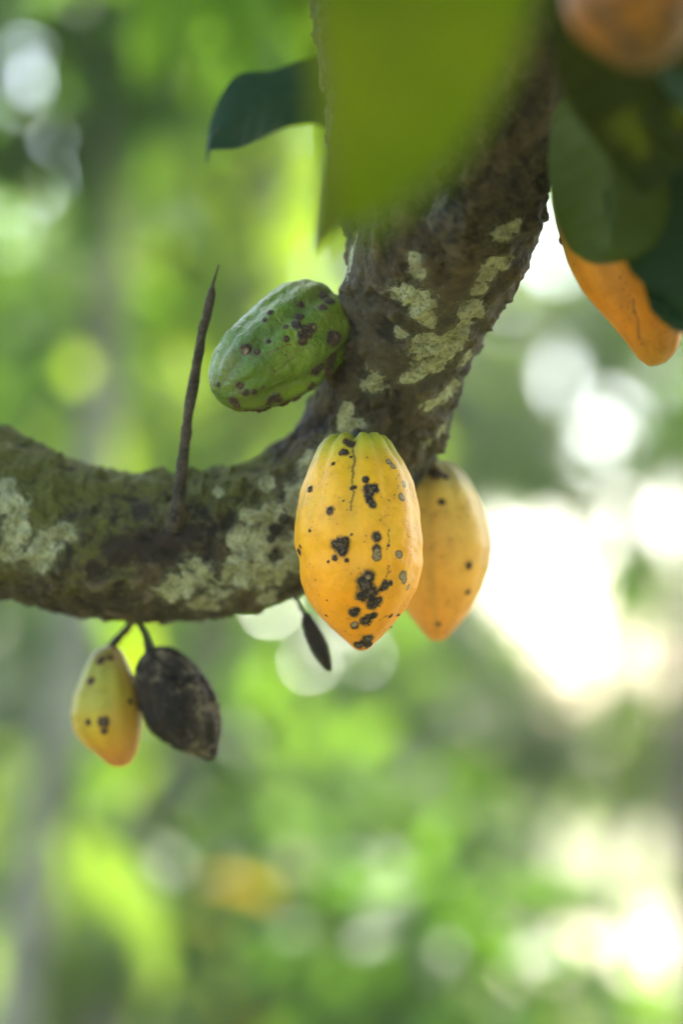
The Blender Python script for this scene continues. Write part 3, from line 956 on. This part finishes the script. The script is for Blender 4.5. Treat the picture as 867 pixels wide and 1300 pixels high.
# ------------------------------------------------------------------ cacao pods
def pod(label, top, tip, profL, profR, mat, tint_fn, spots=(), pales=(), lobes=10, lobe_amp=0.03, lump=0.0, rot=0.0, n=320, m=360, rib=0.35, specks=0, lines=(), seed=0, stalk=None, stalk_w=(16, 12), depth=1.0, halfw=1.0, notch=0.02, topdip=0.0, name="cacao_pod", husk="husk"):
    """top/tip: (px, py, d). profL/profR: [(t, half width px)] either side of the axis"""
    A, B = P(*top), P(*tip)
    L = np.linalg.norm(B - A)
    ax = (B - A) / L
    side = np.cross(ax, FW)
    side /= np.linalg.norm(side)
    if side @ RT < 0:
        side = -side
    dep = np.cross(side, ax)
    if dep @ FW > 0:
        dep = -dep                                     # towards the camera
    dm = 0.5 * (top[2] + tip[2])
    k = KPX * dm
    q = np.linspace(0, 1, n)
    t = 0.5 - 0.5 * np.cos(math.pi * q)
    pl = np.array(profL, float)
    prr = np.array(profR, float)

    def prof(pp, t):
        # smooth profile: square-root end caps, monotone cubic inside
        from_t, r = pp[:, 0], pp[:, 1]
        ts = np.linspace(0, 1, 400)
        rs = np.interp(ts, from_t, r)
        ker = np.hanning(31)
        ker /= ker.sum()
        rs2 = np.convolve(np.pad(rs, 15, mode='edge'), ker, 'valid')
        wgt = np.clip(np.minimum(ts, 1 - ts) / 0.05, 0, 1)
        rs = rs * (1 - wgt) + rs2 * wgt
        return np.interp(t, ts, rs)
    rL, rR = prof(pl, t) * k, prof(prr, t) * k
    th = np.linspace(0, 2 * math.pi, m, endpoint=False)    # 0 = right, pi/2 = camera side
    c, s_ = np.cos(th), np.sin(th)
    rc = (rR + rL) / 2
    off = (rR - rL) / 2
    rad = rc[:, None] * np.ones(m)[None]
    # ribs: alternating deep and shallow furrows
    ph = th + rot
    fur = -np.abs(np.cos(lobes / 4 * ph)) ** 9 * 0.95 - np.abs(np.sin(lobes / 4 * ph)) ** 14 * 0.5
    env = (rib + (1 - rib) * np.exp(-t / 0.20) + 0.35 * np.exp(-(1 - t) / 0.15)) * np.clip(t / 0.02, 0, 1)
    rad = rad * (1 + lobe_amp * (fur[None, :] + 0.35) * env[:, None] * 1.6)
    V = A + ax * (t * L)[:, None, None] + side * (off[:, None] + rad * c[None])[..., None] + dep * (rad * s_[None] * depth)[..., None]
    # dimple at the stalk end: ribs rise a little above the stalk
    V += -ax * (topdip * k * np.exp(-t / 0.05)[:, None] * (fur[None] + .9) * np.clip(rad / rc.max() * 2.2, 0, 1))[..., None]
    V = V.reshape(-1, 3)
    ctr = (A + ax * (t * L)[:, None] + side * off[:, None])
    N = V - np.repeat(ctr, m, axis=0)
    N /= np.linalg.norm(N, axis=1)[:, None] + 1e-9
    rmax = rc.max()
    V = V + N * (rmax * (lump * fbm(V, 1.7 / rmax, 3, seed) + 0.35 * lump * fbm(V, 7 / rmax, 3, seed + 9) + 0.022 * fbm(V, 0.9 / rmax, 2, seed + 21)))[:, None]
    px, py, d = pix(V)
    fr = (N @ FW) < 0.12

    def field(lst):
        f = np.full(len(V), -1.0)
        for x, y, r in lst:
            dd = np.hypot(px - x, py - y) + np.where(fr, 0, 1e6)
            cc = V[np.argmin(dd)]
            f = np.maximum(f, 1 - np.linalg.norm(V - cc, axis=1) / (r * k))
        return f
    rs = np.random.default_rng(seed + 500)
    sp, lp = [(x_, y_, r_ * .88) for x_, y_, r_ in spots], []
    for la, lb, lr in lines:
        nn = max(2, int(math.hypot(lb[0] - la[0], lb[1] - la[1]) / 1.6))
        for q_ in np.linspace(0, 1, nn):
            lp.append((la[0] + (lb[0] - la[0]) * q_ + 1.2 * math.sin(q_ * 9 + seed) + rs.normal(0, .15), la[1] + (lb[1] - la[1]) * q_, lr * rs.uniform(.6, 1.1)))
    if specks:
        mx0, mx1, my0, my1 = px[fr].min(), px[fr].max(), py[fr].min(), py[fr].max()
        for _ in range(specks):
            sp.append((rs.uniform(mx0 + 8, mx1 - 8), my0 + (my1 - my0) * rs.uniform(.08, .97), rs.choice([1.3, 1.6, 2.0, 2.6])))
    spot, pale, line = field(sp), field(pales), field(lp)
    V = V + N * (np.clip(spot, 0, 0.35) * (0.0035 + 0.0030 * fbm(V, 420, 2, seed + 61)))[:, None]
    tt = np.repeat(t, m)
    thh = np.tile(th, n)
    furr = np.tile(fur, n)
    T = np.clip(tint_fn(tt, thh, furr, V), 0.001, 0.95)
    i, j = np.meshgrid(np.arange(n - 1), np.arange(m), indexing='ij')
    j2 = (j + 1) % m
    F = np.stack([i * m + j, (i + 1) * m + j, (i + 1) * m + j2, i * m + j2], -1).reshape(-1, 4)
    root = thing(name, label, "cacao pod", A, "cacao pods on the tree")
    o = mesh_obj(husk, V, F, mat, root, {"tint": T, "spot": spot, "pale": pale, "line": line})
    if stalk is not None:
        pth = np.array([[*P(*a[:3]), a[3] * .5 * KPX * a[2]] for a in stalk])
        SV, SF, SN, *_ = sweep(pth, 30, 12)
        SV = SV + SN * (fbm(SV, 150, 3, 5) * .0012)[:, None]
        SV, SF = close_ends(SV, SF, 12)
        mesh_obj("stalk", SV, SF, M_STALK, root)
    return root


def lerp(stops, t):
    ts = [s[0] for s in stops]
    return np.stack([np.interp(t, ts, [s[1][k] for s in stops]) for k in range(3)], 1)


def ripe_tint(t, th, fur, V):
    c = lerp([(0, (.25, .27, .02)), (.06, (.43, .35, .02)), (.15, (.72, .385, .010)), (.5, (.78, .355, .005)), (.8, (.78, .285, .004)), (1, (.64, .23, .004))], t)
    f = np.clip(fbm(V, 38, 3, 71) * 1.5 - .25, 0, 1)[:, None] * np.clip(1.15 - t * 1.1, 0, 1)[:, None] * .55
    c = c * (1 - f) + np.array((.30, .33, .03)) * f
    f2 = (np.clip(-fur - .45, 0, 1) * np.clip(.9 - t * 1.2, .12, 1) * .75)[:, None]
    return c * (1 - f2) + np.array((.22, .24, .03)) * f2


# ripe pod in front
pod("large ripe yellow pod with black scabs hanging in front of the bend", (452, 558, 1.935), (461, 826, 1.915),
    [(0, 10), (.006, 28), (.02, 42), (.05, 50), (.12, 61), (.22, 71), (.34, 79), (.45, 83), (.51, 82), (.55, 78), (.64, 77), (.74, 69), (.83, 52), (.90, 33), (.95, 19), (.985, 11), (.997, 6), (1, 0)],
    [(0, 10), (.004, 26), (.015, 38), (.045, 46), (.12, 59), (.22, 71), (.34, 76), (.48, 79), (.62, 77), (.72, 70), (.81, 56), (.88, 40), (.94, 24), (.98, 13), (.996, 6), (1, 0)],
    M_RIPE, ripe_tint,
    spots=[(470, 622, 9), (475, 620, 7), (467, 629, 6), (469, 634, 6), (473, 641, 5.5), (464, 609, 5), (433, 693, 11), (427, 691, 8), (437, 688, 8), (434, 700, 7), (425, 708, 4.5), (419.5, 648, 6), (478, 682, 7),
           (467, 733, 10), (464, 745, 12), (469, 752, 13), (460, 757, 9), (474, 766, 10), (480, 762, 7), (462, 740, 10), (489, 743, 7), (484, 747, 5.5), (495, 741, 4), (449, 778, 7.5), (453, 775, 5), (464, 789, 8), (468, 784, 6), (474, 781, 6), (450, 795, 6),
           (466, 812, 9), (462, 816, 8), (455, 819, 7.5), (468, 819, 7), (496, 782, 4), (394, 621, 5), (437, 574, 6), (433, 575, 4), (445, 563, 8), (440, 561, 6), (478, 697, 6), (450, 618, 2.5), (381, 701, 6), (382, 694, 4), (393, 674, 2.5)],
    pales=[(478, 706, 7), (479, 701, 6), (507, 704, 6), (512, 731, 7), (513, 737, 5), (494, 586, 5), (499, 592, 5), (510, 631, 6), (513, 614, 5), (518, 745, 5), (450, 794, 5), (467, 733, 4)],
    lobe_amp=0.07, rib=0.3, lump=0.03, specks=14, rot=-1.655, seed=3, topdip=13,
    lines=[((449, 566), (449, 600), 2.6), ((449, 600), (446, 648), 2.0), ((494, 672), (492, 698), 1.7), ((494, 718), (490, 735), 1.7), ((482, 787), (492, 782), 1.6), ((380, 640), (379, 668), 1.5)], stalk=[(456, 548, 2.0, 20), (453, 556, 1.965, 20), (453, 566, 1.94, 18)])


def pale_tint(t, th, fur, V):
    c = lerp([(0, (.20, .16, .06)), (.10, (.30, .24, .06)), (.2, (.66, .42, .07)), (.6, (.78, .39, .06)), (.85, (.76, .31, .04)), (1, (.58, .22, .03))], t)
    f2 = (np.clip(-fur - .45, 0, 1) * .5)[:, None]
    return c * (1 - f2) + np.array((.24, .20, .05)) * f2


pod("dull orange yellow pod half hidden behind the large ripe pod", (548, 586, 2.07), (556, 814, 2.06),
    [(0, 8), (.01, 22), (.04, 36), (.12, 50), (.25, 61), (.42, 67), (.56, 66), (.70, 57), (.82, 40), (.91, 25), (.97, 14), (.995, 8), (1, 0)],
    [(0, 8), (.01, 22), (.04, 33), (.10, 45), (.22, 58), (.36, 69), (.48, 73), (.60, 69), (.72, 58), (.84, 41), (.92, 25), (.97, 15), (.995, 8), (1, 0)],
    M_RIPE, pale_tint,
    spots=[(553, 600, 10), (540, 598, 9), (565, 604, 6), (560, 637, 5), (595, 718, 5), (594, 752, 4.5), (556, 792, 3.5)], lobe_amp=0.05, rib=0.25, lump=0.012, specks=0, rot=-1.75, seed=13, topdip=6,
    stalk=[(525, 560, 2.05, 20), (540, 575, 2.065, 20), (549, 592, 2.07, 18)])


def green_tint(t, th, fur, V):
    a = np.array((.060, .118, .003))
    b2 = np.array((.130, .205, .008))
    f = np.clip(.5 + fbm(V, 30, 4, 31) * 1.3, 0, 1)[:, None]
    c = a * (1 - f) + b2 * f
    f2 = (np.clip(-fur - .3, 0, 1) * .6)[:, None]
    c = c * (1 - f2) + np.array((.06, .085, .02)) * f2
    f3 = np.clip(fbm(V, 16, 3, 44) * 1.6 - .35, 0, 1)[:, None] * .6
    return c * (1 - f3) + np.array((.20, .17, .06)) * f3


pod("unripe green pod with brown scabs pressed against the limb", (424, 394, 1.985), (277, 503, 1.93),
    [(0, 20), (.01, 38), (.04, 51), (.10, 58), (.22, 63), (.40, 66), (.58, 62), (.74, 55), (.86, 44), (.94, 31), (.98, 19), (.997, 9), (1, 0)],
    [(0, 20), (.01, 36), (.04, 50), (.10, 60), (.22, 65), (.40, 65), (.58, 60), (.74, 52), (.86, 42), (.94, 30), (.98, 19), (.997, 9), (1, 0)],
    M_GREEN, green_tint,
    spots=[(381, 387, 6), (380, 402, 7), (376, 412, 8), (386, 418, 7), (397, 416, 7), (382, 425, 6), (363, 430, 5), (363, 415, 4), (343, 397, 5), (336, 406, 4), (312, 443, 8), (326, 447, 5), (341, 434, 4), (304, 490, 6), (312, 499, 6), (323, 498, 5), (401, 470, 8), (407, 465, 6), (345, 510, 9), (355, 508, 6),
           (334, 492, 3), (384, 432, 7), (391, 424, 7), (350, 505, 8), (362, 512, 8), (411, 375, 8), (418, 382, 8), (410, 390, 6), (300, 515, 6), (315, 520, 7), (330, 524, 6), (277, 488, 4), (365, 518, 9), (380, 512, 9), (322, 520, 8), (296, 508, 7), (340, 523, 8), (395, 490, 7), (420, 455, 12), (425, 430, 12), (418, 470, 10)],  # spots at the right end also paint the contact shade by the limb
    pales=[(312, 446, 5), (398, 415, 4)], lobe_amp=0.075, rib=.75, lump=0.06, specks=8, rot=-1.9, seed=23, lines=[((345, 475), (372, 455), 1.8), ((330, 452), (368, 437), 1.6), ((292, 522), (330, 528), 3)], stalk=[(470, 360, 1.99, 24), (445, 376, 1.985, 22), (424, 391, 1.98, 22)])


def small_tint(t, th, fur, V):
    c = lerp([(0, (.20, .16, .04)), (.15, (.25, .25, .03)), (.45, (.33, .29, .02)), (.7, (.46, .29, .015)), (.88, (.48, .20, .02)), (1, (.36, .10, .03))], t)
    f = np.clip(np.cos(th) * .9 + .1 + fbm(V, 30, 2, 8) * .5, 0, 1)[:, None] * .65
    return c * (1 - f) + np.array((.36, .15, .02)) * f


pod("small yellow green pod with an orange tip hanging left below the branch", (138, 820, 2.06), (155, 974, 2.055),
    [(0, 6), (.02, 15), (.08, 25), (.2, 36), (.36, 50), (.52, 57), (.66, 55), (.78, 44), (.88, 28), (.95, 18), (.985, 12), (1, 0)],
    [(0, 6), (.02, 13), (.08, 18), (.2, 24), (.36, 30), (.52, 32), (.66, 31), (.78, 27), (.88, 22), (.95, 15), (.985, 10), (1, 0)],
    M_RIPE, small_tint, spots=[(117, 865, 6), (131, 917, 8), (132, 929, 5), (113, 916, 5), (128, 838, 7), (140, 835, 5), (170, 860, 5), (166, 890, 4)], lobe_amp=0.07, rot=.5, seed=33, n=140, m=160,
    stalk=[(171, 768, 2.05, 24), (170, 780, 2.05, 14), (164, 795, 2.055, 10), (152, 810, 2.06, 10), (139, 824, 2.06, 12)])


def rot_tint(t, th, fur, V):
    f = np.clip(.45 + fbm(V, 22, 4, 19) * 1.4, 0, 1)[:, None]
    return np.array((.008, .005, .003)) * (1 - f) + np.array((.028, .019, .011)) * f


pod("shrivelled black rotten pod hanging beside the small yellow green pod", (188, 825, 2.05), (270, 964, 2.04),
    [(0, 6), (.02, 14), (.08, 26), (.2, 37), (.36, 44), (.52, 46), (.66, 43), (.78, 35), (.88, 24), (.95, 13), (.985, 8), (1, 4)],
    [(0, 6), (.02, 14), (.08, 26), (.2, 38), (.36, 45), (.52, 47), (.66, 43), (.78, 35), (.88, 25), (.95, 15), (.985, 9), (1, 4)],
    M_ROT, rot_tint, lobe_amp=0.15, lump=0.13, rib=.7, rot=.1, seed=43, n=160, m=180,
    stalk=[(171, 768, 2.05, 26), (172, 780, 2.05, 15), (179, 794, 2.05, 9), (187, 810, 2.05, 10), (191, 829, 2.05, 14)])


def orange_tint(t, th, fur, V):
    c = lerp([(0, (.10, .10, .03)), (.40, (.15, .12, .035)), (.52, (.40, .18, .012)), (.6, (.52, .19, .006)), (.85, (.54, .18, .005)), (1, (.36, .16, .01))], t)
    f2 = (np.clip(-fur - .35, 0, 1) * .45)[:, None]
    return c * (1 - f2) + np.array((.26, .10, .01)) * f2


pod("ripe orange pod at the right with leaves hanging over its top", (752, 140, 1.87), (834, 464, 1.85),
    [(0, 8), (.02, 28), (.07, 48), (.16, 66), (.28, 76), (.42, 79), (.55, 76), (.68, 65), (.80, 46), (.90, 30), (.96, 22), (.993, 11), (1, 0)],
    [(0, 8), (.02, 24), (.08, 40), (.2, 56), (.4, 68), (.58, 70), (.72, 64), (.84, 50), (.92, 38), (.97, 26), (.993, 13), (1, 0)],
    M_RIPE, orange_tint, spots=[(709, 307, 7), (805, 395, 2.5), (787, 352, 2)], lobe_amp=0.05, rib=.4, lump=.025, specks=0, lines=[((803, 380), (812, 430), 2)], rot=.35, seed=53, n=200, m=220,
    stalk=[(690, 150, 1.86, 18), (722, 175, 1.87, 18), (750, 206, 1.87, 16)])

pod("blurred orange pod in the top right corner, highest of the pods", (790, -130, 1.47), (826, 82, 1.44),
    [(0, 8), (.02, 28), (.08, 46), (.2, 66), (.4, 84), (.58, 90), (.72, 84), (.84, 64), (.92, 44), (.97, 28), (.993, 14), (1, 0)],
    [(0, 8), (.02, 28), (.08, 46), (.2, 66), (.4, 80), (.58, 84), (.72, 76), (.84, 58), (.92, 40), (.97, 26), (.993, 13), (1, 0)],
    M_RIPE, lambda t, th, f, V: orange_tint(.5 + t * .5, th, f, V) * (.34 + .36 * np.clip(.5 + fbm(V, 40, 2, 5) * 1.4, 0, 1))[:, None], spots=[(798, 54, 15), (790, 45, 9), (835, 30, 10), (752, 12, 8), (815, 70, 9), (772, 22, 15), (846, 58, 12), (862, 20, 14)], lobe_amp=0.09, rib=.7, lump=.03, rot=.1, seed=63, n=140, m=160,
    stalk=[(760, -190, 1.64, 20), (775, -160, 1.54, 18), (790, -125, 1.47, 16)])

pod("tiny dried dark brown pod dangling under the branch beside the ripe pod", (386, 778, 2.02), (419, 852, 2.01),
    [(0, 3), (.05, 6), (.2, 9), (.4, 11), (.6, 11), (.8, 8), (.93, 5), (1, 1)], [(0, 3), (.05, 6), (.2, 9), (.4, 11), (.6, 11), (.8, 8), (.93, 5), (1, 1)],
    M_ROT, rot_tint, lobe_amp=0.2, lump=0.08, seed=73, n=60, m=60, stalk=[(372, 752, 2.02, 6), (378, 766, 2.02, 5), (388, 782, 2.02, 6)])
